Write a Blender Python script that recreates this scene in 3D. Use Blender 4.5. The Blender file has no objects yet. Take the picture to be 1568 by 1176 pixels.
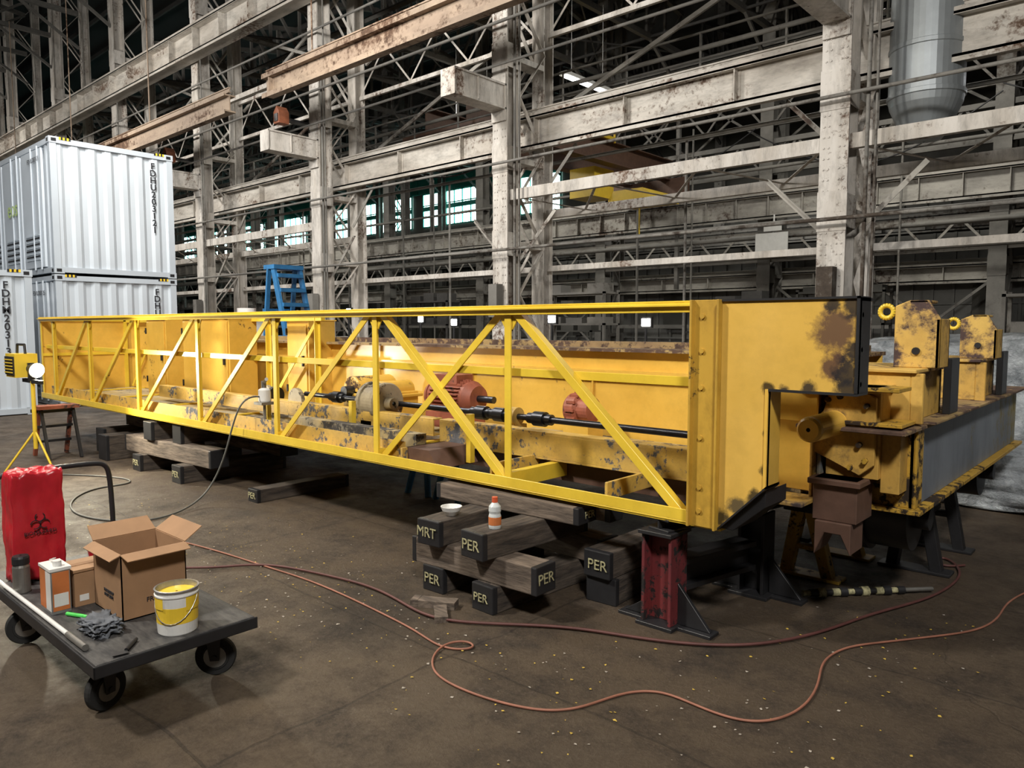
import bpy, bmesh, math, random
from mathutils import Vector, Matrix
from mathutils import noise as N
random.seed(7)
V=Vector
Z=V((0,0,1))
scene=bpy.context.scene
COL=bpy.context.collection

# ------------------------------------------------------------------ materials
def nm(name):
    m=bpy.data.materials.new(name); m.use_nodes=True
    nt=m.node_tree; nt.nodes.clear()
    out=nt.nodes.new('ShaderNodeOutputMaterial'); b=nt.nodes.new('ShaderNodeBsdfPrincipled')
    nt.links.new(b.outputs[0],out.inputs[0])
    return m,nt,b
def pos(nt,scale=(1,1,1)):
    g=nt.nodes.new('ShaderNodeNewGeometry'); mp=nt.nodes.new('ShaderNodeMapping')
    mp.inputs['Scale'].default_value=scale
    nt.links.new(g.outputs['Position'],mp.inputs['Vector']); return mp.outputs[0]
def noise(nt,vec,sc,det=6,rough=.6):
    n=nt.nodes.new('ShaderNodeTexNoise'); n.inputs['Scale'].default_value=sc; n.inputs['Detail'].default_value=det
    n.inputs['Roughness'].default_value=rough
    nt.links.new(vec,n.inputs['Vector']); return n.outputs['Fac']
def ramp(nt,fac,a,b,ca=0,cb=1):
    r=nt.nodes.new('ShaderNodeMapRange'); r.inputs['From Min'].default_value=a; r.inputs['From Max'].default_value=b
    r.inputs['To Min'].default_value=ca; r.inputs['To Max'].default_value=cb
    nt.links.new(fac,r.inputs['Value']); return r.outputs[0]
def mix(nt,fac,a,b):
    m=nt.nodes.new('ShaderNodeMix'); m.data_type='RGBA'
    for i,x in ((6,a),(7,b)):
        if isinstance(x,(tuple,list)): m.inputs[i].default_value=(x[0],x[1],x[2],1)
        else: nt.links.new(x,m.inputs[i])
    if isinstance(fac,(int,float)): m.inputs[0].default_value=fac
    else: nt.links.new(fac,m.inputs[0])
    return m.outputs[2]
def math_(nt,op,a,b=None):
    m=nt.nodes.new('ShaderNodeMath'); m.operation=op
    for i,x in enumerate((a,b)):
        if x is None: continue
        if isinstance(x,(int,float)): m.inputs[i].default_value=x
        else: nt.links.new(x,m.inputs[i])
    return m.outputs[0]
def bump(nt,b,h,st=.3,dist=.01):
    n=nt.nodes.new('ShaderNodeBump'); n.inputs['Strength'].default_value=st; n.inputs['Distance'].default_value=dist
    nt.links.new(h,n.inputs['Height']); nt.links.new(n.outputs[0],b.inputs['Normal'])
def simple(name,c,rough=.6,metal=0,var=.25,sc=8,bst=.15):
    m,nt,b=nm(name); v=pos(nt); n=noise(nt,v,sc)
    d=tuple(x*(1-var) for x in c); l=tuple(min(1,x*(1+var*.5)) for x in c)
    nt.links.new(mix(nt,ramp(nt,n,.3,.7),d,l),b.inputs['Base Color'])
    b.inputs['Roughness'].default_value=rough; b.inputs['Metallic'].default_value=metal
    bump(nt,b,noise(nt,v,sc*6),bst,.004); return m
def paint(name,c,c2,rust,amount=.6,sc=2.5,rough=.5,streak=(1,1,.4),burns=(),metal=0,soft=.03,grime=0):
    m,nt,b=nm(name); v=pos(nt,streak); v0=pos(nt)
    big=noise(nt,v,sc*.5,3); fine=noise(nt,v0,sc*5,8,.7)
    base=mix(nt,ramp(nt,noise(nt,v,sc*.8,5),.35,.65),c,c2)
    if grime: base=mix(nt,ramp(nt,noise(nt,v,sc*2.2,9,.75),.45,.75,0,grime),base,tuple(x*.3 for x in c2))
    mm=math_(nt,'ADD',math_(nt,'MULTIPLY',big,.55),math_(nt,'MULTIPLY',fine,.45))
    msk=ramp(nt,mm,amount,amount+soft)
    col=mix(nt,msk,base,mix(nt,ramp(nt,fine,.4,.65),rust,tuple(x*.45 for x in rust)))
    rg=ramp(nt,msk,0,1,rough,.85)
    for (p,r,cc) in burns:
        g=nt.nodes.new('ShaderNodeNewGeometry'); d=nt.nodes.new('ShaderNodeVectorMath'); d.operation='DISTANCE'
        nt.links.new(g.outputs['Position'],d.inputs[0]); d.inputs[1].default_value=p
        dd=math_(nt,'ADD',math_(nt,'DIVIDE',d.outputs['Value'],r),math_(nt,'MULTIPLY',math_(nt,'SUBTRACT',noise(nt,v0,12,8,.72),.5),2.6))
        col=mix(nt,ramp(nt,dd,.6,1.2,.93,0),col,cc)
    nt.links.new(col,b.inputs['Base Color']); nt.links.new(rg,b.inputs['Roughness'])
    b.inputs['Metallic'].default_value=metal
    bump(nt,b,math_(nt,'SUBTRACT',math_(nt,'MULTIPLY',fine,.3),msk),.35,.004)
    return m
def emis(name,c,s):
    m,nt,b=nm(name); b.inputs['Base Color'].default_value=(*c,1); b.inputs['Emission Color'].default_value=(*c,1)
    b.inputs['Emission Strength'].default_value=s; return m

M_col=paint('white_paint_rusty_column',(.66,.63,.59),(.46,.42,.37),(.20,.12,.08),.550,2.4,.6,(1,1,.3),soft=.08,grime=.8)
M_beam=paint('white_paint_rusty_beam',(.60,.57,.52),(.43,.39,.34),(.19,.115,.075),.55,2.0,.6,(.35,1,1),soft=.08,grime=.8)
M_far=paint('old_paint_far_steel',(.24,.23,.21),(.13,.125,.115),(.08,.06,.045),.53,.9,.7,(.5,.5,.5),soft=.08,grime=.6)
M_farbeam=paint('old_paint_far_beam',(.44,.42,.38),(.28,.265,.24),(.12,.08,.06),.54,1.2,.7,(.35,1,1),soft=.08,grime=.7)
M_runway=paint('brown_runway_steel',(.38,.29,.21),(.26,.19,.14),(.13,.07,.04),.52,1.5,.7,(.4,1,1),soft=.08,grime=.6)
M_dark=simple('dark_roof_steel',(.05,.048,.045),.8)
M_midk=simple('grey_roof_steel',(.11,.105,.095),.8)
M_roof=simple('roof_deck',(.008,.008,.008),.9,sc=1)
M_wall=simple('wall_siding_paint',(.07,.068,.06),.85,sc=1.2)
M_part=simple('partition_paint',(.18,.18,.17),.8,sc=1.2)
M_teal=simple('teal_window_frame',(.03,.30,.25),.6)
M_glass=emis('daylight_glass',(.60,1,.94),9)
M_yel=paint('yellow_crane_paint',(.76,.47,.085),(.66,.39,.06),(.12,.06,.025),.60,2.2,.30,(1,1,1),grime=.25)
M_yelb=paint('yellow_rail_paint',(.80,.57,.055),(.70,.48,.04),(.16,.08,.02),.635,2.5,.34,(1,1,1),grime=.2)
K=(.02,.018,.02)
M_yplate=paint('yellow_plate_burnt',(.72,.45,.095),(.62,.38,.065),(.09,.05,.025),.61,2.0,.4,(1,1,1),grime=.25,
   burns=[((-1.12,3.36,1.58),.10,(.11,.06,.04)),((-1.14,3.36,1.42),.06,(.10,.05,.035)),((-1.08,3.36,1.40),.06,K),((-1.04,3.36,1.50),.05,K),((-1.05,3.36,1.69),.06,K),((-1.14,3.36,1.70),.035,K),
          ((-1.24,3.36,1.32),.035,K),((-1.35,3.36,1.31),.03,K),((-1.42,3.36,1.31),.03,(.03,.02,.01)),((-1.07,3.36,1.33),.05,K),((-1.56,3.36,.73),.05,(.09,.07,.04)),((-1.64,3.36,.66),.05,(.03,.025,.015)),((-1.48,3.36,.79),.035,(.03,.025,.015)),((-1.43,3.36,.92),.03,(.03,.02,.01)),((-1.43,3.36,1.1),.02,(.03,.02,.01))])
M_ychip=paint('yellow_paint_chipped',(.66,.42,.08),(.55,.36,.10),(.16,.165,.18),.54,4.0,.5,(1,1,1),grime=.5)
M_ychan=paint('yellow_channel_rusted',(.56,.34,.045),(.44,.26,.035),(.035,.02,.01),.555,2.8,.5,(1,1,.6),grime=.6)
M_flrust=paint('rusty_flange',(.42,.30,.12),(.22,.14,.075),(.12,.07,.05),.47,2.5,.7,(.5,1,1),grime=.6)
M_scorch=paint('scorched_yellow_steel',(.62,.39,.085),(.50,.29,.06),(.085,.06,.055),.50,2.0,.6,(1,1,.7),soft=.1,grime=.7)
M_lug=paint('scorched_lug',(.68,.45,.11),(.55,.34,.08),(.11,.065,.06),.52,1.6,.55,(1,1,1),soft=.06,grime=.4)
M_bluegrey=paint('blue_grey_beam',(.24,.265,.30),(.14,.16,.19),(.42,.33,.10),.515,1.8,.5,(1,1,.3),soft=.12,grime=.5)
M_brown=simple('brown_primer_steel',(.12,.065,.045),.6)
M_black=simple('black_steel',(.018,.018,.02),.45)
M_rubber=simple('black_rubber',(.015,.015,.015),.8)
M_redst=paint('red_stand_paint',(.20,.03,.03),(.13,.025,.03),(.02,.015,.015),.50,3,.5,(1,1,.6),grime=.5)
M_redmot=paint('red_motor_paint',(.38,.115,.065),(.28,.08,.045),(.08,.05,.04),.55,3,.55,grime=.6)
M_shaft=simple('shaft_steel',(.07,.075,.09),.3,.8)
M_steel=simple('worn_steel',(.30,.29,.27),.4,.7)
M_beige=paint('brake_drum_beige',(.42,.36,.24),(.33,.27,.17),(.06,.05,.04),.54,4,.5,(1,1,1),grime=.4)
M_greyledge=paint('grey_ledge',(.27,.25,.20),(.42,.30,.10),(.09,.08,.07),.52,2.5,.6,(1,1,1),grime=.5)
M_cont=simple('container_paint',(.52,.57,.62),.4,var=.06,sc=1)
M_contg=simple('container_trim_paint',(.46,.51,.56),.45,var=.08,sc=1)
M_txt=simple('black_lettering',(.02,.02,.025),.6)
M_tyel=simple('yellow_lettering',(.42,.39,.22),.8,var=.6,sc=60)
M_green=simple('green_lettering',(.45,.6,.2),.6)
M_card=simple('cardboard',(.33,.19,.10),.8,var=.15,sc=6)
M_carddk=simple('cardboard_inside',(.24,.13,.065),.85,var=.15)
M_white=simple('white_plastic',(.72,.72,.70),.35,var=.08)
M_tin=simple('tin',(.55,.55,.55),.3,.8)
M_yellab=simple('yellow_label',(.80,.55,.04),.4,var=.1)
M_orlab=simple('orange_label',(.55,.17,.05),.5,var=.2)
M_red=simple('red_bag_plastic',(.50,.018,.03),.3,var=.3,sc=5,bst=.4)
M_redhose=simple('red_air_hose',(.10,.035,.03),.6)
M_orcord=simple('orange_cord',(.30,.125,.08),.6)
M_greycord=simple('grey_hose',(.10,.10,.09),.6)
M_orange=simple('orange_paint',(.28,.09,.04),.6)
M_blue=simple('blue_lift_paint',(.03,.17,.38),.5)
M_duct=simple('galvanised_duct',(.32,.35,.37),.42,.4,var=.18,sc=2)
M_cloth=simple('grey_rag',(.13,.14,.16),.9,var=.5,sc=14)
M_lampw=emis('lamp_face',(1,.93,.72),40)
M_tube=emis('fluorescent_tube',(1,1,1),9)
M_led=emis('led_face',(1,.98,.9),30)
M_clip=simple('paint_chip',(.52,.36,.06),.7)
M_deb=simple('floor_debris',(.38,.34,.29),.8)
M_wrap,nt,b=nm('plastic_wrap'); v=pos(nt); w=noise(nt,v,5,8,.7)
nt.links.new(mix(nt,ramp(nt,w,.35,.65),(.16,.18,.20),(.52,.56,.59)),b.inputs['Base Color']); b.inputs['Roughness'].default_value=.2; b.inputs['Metallic'].default_value=.3
bump(nt,b,w,.9,.08)
M_timb,nt,b=nm('weathered_timber'); v=pos(nt,(2,14,14)); w=noise(nt,v,2,8,.65)
nt.links.new(mix(nt,ramp(nt,w,.32,.7),(.04,.03,.024),(.22,.17,.13)),b.inputs['Base Color']); b.inputs['Roughness'].default_value=.85; bump(nt,b,w,.6,.015)
M_timby,nt,b=nm('weathered_timber_cross'); v=pos(nt,(14,2,14)); w=noise(nt,v,2,8,.65)
nt.links.new(mix(nt,ramp(nt,w,.32,.7),(.018,.014,.012),(.11,.085,.065)),b.inputs['Base Color']); b.inputs['Roughness'].default_value=.85; bump(nt,b,w,.6,.015)
M_deck,nt,b=nm('cart_deck_black_ply'); v=pos(nt,(3,12,12)); w=noise(nt,v,2.5,8,.7)
nt.links.new(mix(nt,ramp(nt,w,.35,.72),(.018,.018,.02),(.10,.095,.09)),b.inputs['Base Color']); b.inputs['Roughness'].default_value=.6; bump(nt,b,w,.4,.006)
# floor
M_floor,nt,b=nm('worn_concrete_floor'); v=pos(nt)
n1=noise(nt,v,.35,6,.6); n2=noise(nt,v,2.6,10,.78); n3=noise(nt,v,45,8,.8)
c=mix(nt,ramp(nt,n1,.35,.65),(.060,.042,.027),(.105,.076,.049))
c=mix(nt,ramp(nt,n2,.46,.66),c,(.028,.020,.015))
c=mix(nt,ramp(nt,n3,.50,.72,0,.65),c,(.15,.115,.082))
n4=noise(nt,v,.9,12,.85); c=mix(nt,ramp(nt,n4,.605,.70,0,.6),c,(.24,.20,.16))
n6=noise(nt,v,6,8,.8); c=mix(nt,ramp(nt,n6,.60,.70,0,.45),c,(.17,.13,.10))
n5=noise(nt,v,.7,4,.5); c=mix(nt,ramp(nt,n5,.55,.72,0,.7),c,(.018,.014,.011))
mp=nt.nodes.new('ShaderNodeTexVoronoi'); mp.feature='DISTANCE_TO_EDGE'; mp.inputs['Scale'].default_value=.22
wv=nt.nodes.new('ShaderNodeVectorMath'); wv.operation='ADD'; nn=nt.nodes.new('ShaderNodeTexNoise'); nn.inputs['Scale'].default_value=1.5; nn.inputs['Detail'].default_value=8
nt.links.new(v,nn.inputs['Vector']); nt.links.new(v,wv.inputs[0]); nt.links.new(nn.outputs['Color'],wv.inputs[1]); nt.links.new(wv.outputs[0],mp.inputs['Vector'])
cr=ramp(nt,mp.outputs['Distance'],0,.0022,1,0)
wv2=nt.nodes.new('ShaderNodeVectorMath'); wv2.operation='MULTIPLY_ADD'; nt.links.new(nn.outputs['Color'],wv2.inputs[0]); wv2.inputs[1].default_value=(.14,.14,0); nt.links.new(v,wv2.inputs[2])
br=nt.nodes.new('ShaderNodeTexBrick'); br.inputs['Scale'].default_value=.2; br.inputs['Mortar Size'].default_value=.0015; br.inputs['Color1'].default_value=(0,0,0,1); br.inputs['Color2'].default_value=(0,0,0,1); br.inputs['Mortar'].default_value=(1,1,1,1); br.offset=0
nt.links.new(wv2.outputs[0],br.inputs['Vector'])
cr2=math_(nt,'MAXIMUM',math_(nt,'MULTIPLY',cr,.3),math_(nt,'MULTIPLY',br.outputs['Color'],.6))
c=mix(nt,math_(nt,'MULTIPLY',cr2,.7),c,(.012,.009,.007))
nt.links.new(c,b.inputs['Base Color']); nt.links.new(ramp(nt,n2,.35,.65,.42,.8),b.inputs['Roughness'])
b.inputs['Specular IOR Level'].default_value=.35
hh=math_(nt,'SUBTRACT',math_(nt,'ADD',math_(nt,'MULTIPLY',n3,.8),math_(nt,'MULTIPLY',n2,1.0)),cr2)
bump(nt,b,hh,.8,.016)

# ------------------------------------------------------------------ builder
class MB:
    def __init__(s): s.v=[];s.f=[];s.m=[];s.s=[]
    def add(s,vs,fs,mi=0,sm=False):
        o=len(s.v); s.v+= [tuple(x) for x in vs]
        for q in fs: s.f.append([o+i for i in q]); s.m.append(mi); s.s.append(sm)
    def hexa(s,c,mi=0):
        s.add(c,[(0,3,2,1),(4,5,6,7),(0,1,5,4),(1,2,6,5),(2,3,7,6),(3,0,4,7)],mi)
    def box(s,x0,x1,y0,y1,z0,z1,mi=0):
        s.hexa([(x0,y0,z0),(x1,y0,z0),(x1,y1,z0),(x0,y1,z0),(x0,y0,z1),(x1,y0,z1),(x1,y1,z1),(x0,y1,z1)],mi)
    def frame(s,p1,p2,up=Z):
        p1=V(p1);p2=V(p2);d=(p2-p1).normalized();up=V(up)
        if abs(d.dot(up))>.98: up=V((0,1,0)) if abs(d.y)<.9 else V((1,0,0))
        sd=d.cross(up).normalized(); u=sd.cross(d).normalized(); return p1,p2,d,sd,u
    def beam(s,p1,p2,w,h,mi=0,up=Z,os=0,ou=0):
        p1,p2,d,sd,u=s.frame(p1,p2,up); o=sd*os+u*ou; a=sd*w/2; b=u*h/2
        s.hexa([p1+o-a-b,p1+o+a-b,p2+o+a-b,p2+o-a-b,p1+o-a+b,p1+o+a+b,p2+o+a+b,p2+o-a+b],mi)
    def ibeam(s,p1,p2,w,h,mi=0,up=Z,tf=.03,tw=.03):
        s.beam(p1,p2,w,tf,mi,up,0,h/2-tf/2); s.beam(p1,p2,w,tf,mi,up,0,-h/2+tf/2); s.beam(p1,p2,tw,h-2*tf,mi,up)
    def chan(s,p1,p2,w,h,mi=0,up=Z,t=.015,sg=1):
        s.beam(p1,p2,w,t,mi,up,0,h/2-t/2); s.beam(p1,p2,w,t,mi,up,0,-h/2+t/2); s.beam(p1,p2,t,h-2*t,mi,up,sg*(w/2-t/2))
    def angle(s,p1,p2,w,t=.008,mi=0,up=Z,a=1,b=1):
        s.beam(p1,p2,w,t,mi,up,0,b*(w/2-t/2)); s.beam(p1,p2,t,w-t,mi,up,a*(w/2-t/2),-b*t/2)
    def cyl(s,p1,p2,r,mi=0,r2=None,seg=16,cap=True):
        p1,p2,d,sd,u=s.frame(p1,p2); r2=r if r2 is None else r2
        A=[p1+(sd*math.cos(2*math.pi*i/seg)+u*math.sin(2*math.pi*i/seg))*r for i in range(seg)]
        B=[p2+(sd*math.cos(2*math.pi*i/seg)+u*math.sin(2*math.pi*i/seg))*r2 for i in range(seg)]
        s.add(A+B,[(i,seg+i,seg+(i+1)%seg,(i+1)%seg) for i in range(seg)],mi,True)
        if cap:
            s.add(A,[tuple(range(seg))],mi); s.add(B,[tuple(reversed(range(seg)))],mi)
    def tube(s,pts,r,mi=0,seg=8):
        for a,b in zip(pts,pts[1:]): s.cyl(a,b,r,mi,seg=seg,cap=True)
    def prism(s,poly,off,mi=0):
        n=len(poly); P=[V(p) for p in poly]; Q=[p+V(off) for p in P]
        s.add(P+Q,[tuple(range(n)),tuple(reversed(range(n,2*n)))]+[(i,n+i,n+(i+1)%n,(i+1)%n) for i in range(n)],mi)
    def lathe(s,c,prof,mi=0,seg=28,axis=Z):
        c=V(c); _,_,d,sd,u=s.frame(c,c+V(axis)); vs=[];fs=[]
        for r,z in prof:
            for i in range(seg):
                t=2*math.pi*i/seg; vs.append(c+d*z+(sd*math.cos(t)+u*math.sin(t))*r)
        for k in range(len(prof)-1):
            for i in range(seg):
                j=(i+1)%seg; fs.append((k*seg+i,(k+1)*seg+i,(k+1)*seg+j,k*seg+j))
        s.add(vs,fs,mi,False)
    def zig(s,a1,a2,b1,b2,n,w,t,mi=0,cross=False):
        a1,a2,b1,b2=map(V,(a1,a2,b1,b2))
        for i in range(n):
            A=a1.lerp(a2,i/n);A2=a1.lerp(a2,(i+1)/n);B=b1.lerp(b2,i/n);B2=b1.lerp(b2,(i+1)/n)
            if cross or i%2==0: s.beam(A,B2,w,t,mi,up=(a2-a1).cross(b1-a1).normalized())
            if cross or i%2==1: s.beam(B,A2,w,t,mi,up=(a2-a1).cross(b1-a1).normalized())
    def done(s,name,mats,parent=None,bevel=0,bseg=1):
        me=bpy.data.meshes.new(name); P=[V(v) for v in s.v]
        lo=V((min(p.x for p in P),min(p.y for p in P),min(p.z for p in P))); hi=V((max(p.x for p in P),max(p.y for p in P),max(p.z for p in P)))
        o=V(((lo.x+hi.x)/2,(lo.y+hi.y)/2,lo.z))
        me.from_pydata([p-o for p in P],[],s.f)
        if not isinstance(mats,(list,tuple)): mats=[mats]
        for m in mats: me.materials.append(m)
        me.polygons.foreach_set('material_index',s.m); me.polygons.foreach_set('use_smooth',s.s); me.update()
        ob=bpy.data.objects.new(name,me); COL.objects.link(ob); ob.location=o
        if parent: ob.parent=parent; ob.location=o-parent.location
        if bevel:
            bm=ob.modifiers.new('bevel','BEVEL'); bm.width=bevel; bm.segments=bseg; bm.limit_method='ANGLE'; bm.angle_limit=math.radians(50)
        return ob
def root(name,loc=(0,0,0)):
    e=bpy.data.objects.new(name,None); e.location=loc; e.empty_display_size=.2; COL.objects.link(e); return e
def text(name,body,size,loc,xdir,ydir,mat,parent=None,align='CENTER'):
    cu=bpy.data.curves.new(name,'FONT'); cu.body=body; cu.size=size; cu.extrude=.0015; cu.align_x=align; cu.align_y='CENTER'; cu.materials.append(mat)
    ob=bpy.data.objects.new(name,cu); COL.objects.link(ob)
    x=V(xdir).normalized(); y=V(ydir).normalized(); z=x.cross(y)
    R=Matrix((x,y,z)).transposed().to_4x4(); R.translation=V(loc)-(parent.location if parent else V((0,0,0)))
    ob.parent=parent; ob.matrix_basis=R; return ob
def cord(name,pts,r,mat,parent=None):
    cu=bpy.data.curves.new(name,'CURVE'); cu.dimensions='3D'; cu.bevel_depth=r; cu.bevel_resolution=3; cu.resolution_u=10; cu.materials.append(mat)
    sp=cu.splines.new('NURBS'); sp.points.add(len(pts)-1); sp.use_endpoint_u=True; sp.order_u=4
    for q,p in zip(sp.points,pts): q.co=(*p,1)
    ob=bpy.data.objects.new(name,cu); COL.objects.link(ob)
    if parent: ob.parent=parent; ob.location=-parent.location
    return ob

# ------------------------------------------------------------------ room shell
XL,XR,YN,YB,H=-85,12,-16,36,19
b=MB(); b.box(XL,XR,YN,YB,-.2,0); b.done('floor',M_floor)
b=MB(); b.box(XL,XR,YN,YB,H,H+.3); b.done('ceiling',M_roof)
b=MB(); b.box(XL,XR,YB,YB+.3,0,H); b.box(XL,XR,YB-.06,YB,0,8.3)
for z in (2.1,4.2,6.3): b.box(XL,XR,YB-.16,YB-.06,z,z+.12)
x=XL
while x<XR: b.box(x,x+.06,YB-.12,YB-.06,0,8.3); x+=.9
b.done('wall_back',M_wall)
b=MB(); b.box(XL-.3,XL,YN,YB,0,H); b.done('wall_left',M_wall)
b=MB(); b.box(XR,XR+.3,YN,YB,0,H); b.done('wall_right',M_wall)
b=MB(); b.box(XL,XR,YN-.3,YN,0,H); b.done('wall_front',M_wall)
k=0; x=-82
while x<-33:
    k+=1; b=MB(); b.box(x,x+5.6,YB-.06,YB-.02,8.7,10.9,0)
    for i in range(8): b.box(x+i*.8-.03,x+i*.8+.03,YB-.14,YB-.04,8.6,11,1)
    for z in (8.6,9.35,10.1,10.9): b.box(x,x+5.6,YB-.14,YB-.04,z,z+.07,1)
    b.box(x,x+5.6,YB-.16,YB-.05,9.75,10.05,1); b.box(x-.6,x+6.2,YB-.08,YB-.0,11,12.2,1)
    b.done('window_%d'%k,[M_glass,M_teal]); x+=6.86

# ------------------------------------------------------------------ steel building frame
fr=root('steel_building_frame',(-30,12,0))
GX=[-4.08-6.88*i for i in range(-2,12)]
def column(X,Ya,Yb,Hc,mats,near=False,w=.42,d=.42,lw=.09):
    b=MB()
    b.ibeam((X,Ya,0),(X,Ya,Hc),w,d,0,up=(0,1,0),tf=.035,tw=.04)
    b.ibeam((X,Yb,0),(X,Yb,Hc),w*.8,d*.8,0,up=(0,1,0),tf=.03,tw=.04)
    n=int(Hc/1.05)
    for sx in (-w*.4,w*.4):
        b.zig((X+sx,Ya+d/2,.2),(X+sx,Ya+d/2,Hc),(X+sx,Yb-d*.4,.2),(X+sx,Yb-d*.4,Hc),n,.012,lw,0)
    for z in (1.2,3.3,5.1,7.2,9.3,12): 
        b.box(X-w*.42,X+w*.42,Ya+d/2,Yb-d*.4,z,z+.12)
        b.box(X-w*.5-.01,X+w*.5+.01,Ya-d/2-.012,Ya-d/2,z-.25,z+.35)
        b.box(X+w*.5,X+w*.5+.012,Ya-d/2,Ya+d/2,z-.2,z+.3)
    b.box(X-.4,X+.4,Ya-.4,Yb+.4,0,.05)
    if near:
        z=.3
        while z<12:
            for sx in (-.15,-.08,.08,.15): b.cyl((X+sx,Ya-d/2-.014,z),(X+sx,Ya-d/2,z),.016,0,seg=6)
            z+=.16
    return b.done('steel_column',mats,fr)
for i,X in enumerate(GX):
    column(X,12,13.2,H,M_col,near=(i in(2,3)))
    b=MB(); b.box(X-.2,X+.2,10.3,11.78,6.12,6.16); b.box(X-.2,X+.2,10.3,11.78,6.60,6.64); b.box(X-.17,X-.14,10.3,11.78,6.16,6.60); b.box(X-.2,X+.2,10.29,10.32,6.12,6.64)
    b.box(X+.14,X+.17,10.3,11.78,6.16,6.60); b.box(X-.2,X+.2,10.95,10.97,6.14,6.62); b.box(X-.2,X+.2,11.74,11.78,5.9,6.85)
    b.done('crane_bracket',M_col,fr)
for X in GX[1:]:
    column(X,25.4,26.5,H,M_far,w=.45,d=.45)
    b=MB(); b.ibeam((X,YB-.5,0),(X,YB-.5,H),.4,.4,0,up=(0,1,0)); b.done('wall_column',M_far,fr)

def girder(name,x0,x1,y,z0,z1,w,mat,st=1.15,rail=True,hang=False):
    b=MB(); zc=(z0+z1)/2; b.ibeam((x0,y,zc),(x1,y,zc),w,z1-z0,0,tf=.04,tw=.03)
    x=x0+.3
    while x<x1-.1:
        b.box(x-.012,x+.012,y-w*.45,y+w*.45,z0+.04,z1-.04); b.box(x-.06,x+.06,y-.03,y-.015,z0+.04,z1-.04); x+=st
    b.box(x0,x1,y-w*.5,y-w*.5+.012,z0-.07,z0+.04); b.box(x0,x1,y-w*.5,y-w*.5+.012,z1-.05,z1+.06)
    if rail: b.ibeam((x0,y,z1+.12),(x1,y,z1+.12),.07,.14,0,tf=.03,tw=.02)
    if hang:
        x=x0+2
        while x<x1: b.cyl((x,y,z1),(x,y,14.6),.02,0,seg=6); x+=6.88
    return b.done(name,mat,fr)
girder('crane_runway_girder',-80,10,12.75,5.5,6.15,.36,M_beam,2.3)
girder('crane_runway_girder',-80,10,11.45,10.2,11.0,.5,M_beam,1.7)
girder('monorail_beam',-17.3,10,10.1,7.3,7.75,.32,M_runway,50,hang=True)
girder('monorail_beam',-40,-19.2,10.1,7.3,7.75,.32,M_runway,50,hang=True)
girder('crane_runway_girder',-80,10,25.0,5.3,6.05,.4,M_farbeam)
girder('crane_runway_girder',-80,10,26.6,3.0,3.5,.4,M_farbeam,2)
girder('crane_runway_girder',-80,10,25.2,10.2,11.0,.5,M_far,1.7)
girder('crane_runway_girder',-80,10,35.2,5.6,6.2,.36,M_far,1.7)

def strut_truss(name,x0,x1,y,z0,z1,w,mat,n):
    b=MB(); b.chan((x0,y,z1),(x1,y,z1),w,.16,0); b.chan((x0,y,z0),(x1,y,z0),w,.16,0)
    b.zig((x0,y,z0),(x1,y,z0),(x0,y,z1),(x1,y,z1),n,.07,.012,0)
    return b.done(name,mat,fr)
for i in range(len(GX)-1):
    x1,x0=GX[i]-.2,GX[i+1]+.2
    b=MB()
    if i!=3:
        b.chan((x0,11.95,4.38),(x1,11.95,4.38),.12,.22,0); b.chan((x0,13.15,4.1),(x1,13.15,4.1),.12,.18,0)
        b.zig((x0,12,4.36),(x1,12,4.36),(x0,13.1,4.1),(x1,13.1,4.1),6,.05,.012,0)
    b.beam((x0,13.2,2.9),(x1,13.2,2.9),.1,.12,0)
    b.beam((x0,12,8.7),(x1,12,8.7),.12,.14,0); b.beam((x0,13.2,8.0),(x1,13.2,8.0),.08,.1,0)
    b.zig((x0,13.2,8.05),(x1,13.2,8.05),(x0,13.2,9.2),(x1,13.2,9.2),6,.05,.012,0); b.beam((x0,13.2,9.2),(x1,13.2,9.2),.08,.1,0)
    b.done('longitudinal_strut',M_col,fr)
    b=MB(); 
    for sx,xx in ((1,x0),(-1,x1)):
        b.angle((xx,12.2,3.0),(xx+sx*1.0,12.2,4.0),.08,.01,0)
        b.angle((xx,12.9,4.4),(xx+sx*1.0,12.9,5.45),.08,.01,0)
    b.beam((x0,13.3,6.3),(x1,13.3,8.6),.09,.05,0,up=(0,1,0))
    b.beam((x1,13.3,9),(x0,13.3,11.5),.09,.05,0,up=(0,1,0)); b.beam((x0,13.4,9),(x1,13.4,11.5),.09,.05,0,up=(0,1,0))
    b.done('knee_brace',M_farbeam,fr)
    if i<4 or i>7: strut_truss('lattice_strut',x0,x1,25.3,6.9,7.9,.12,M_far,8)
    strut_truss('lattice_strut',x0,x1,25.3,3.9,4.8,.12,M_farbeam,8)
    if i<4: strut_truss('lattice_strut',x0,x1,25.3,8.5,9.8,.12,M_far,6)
    b=MB(); b.beam((x0,25.9,1.6),(x1,25.9,1.6),.1,.14)
    if i<4: b.zig((x0,26.2,8),(x1,26.2,8),(x0,26.2,10.3),(x1,26.2,10.3),2,.08,.05,0,cross=True)
    if i%2==0: b.zig((x0,25.9,.3),(x1,25.9,.3),(x0,25.9,3),(x1,25.9,3),2,.08,.05,0,cross=True)
    b.beam(((x0+x1)/2,25.3,3),((x0+x1)/2,25.3,10),.14,.14)
    b.done('x_brace',M_far,fr)
b=MB()
for y,z,r in ((11.6,7.85,.035),(11.5,6.95,.03),(11.6,5.0,.03),(13.6,7.0,.05),(24.6,6.9,.06),(24.6,4.6,.08),(11.55,3.2,.03),(24.6,3.9,.05),(13.6,3.5,.04),(13.5,5.3,.04),(11.6,9.4,.03)):
    b.cyl((-80,y,z),(10,y,z),r,0,seg=8)
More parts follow.
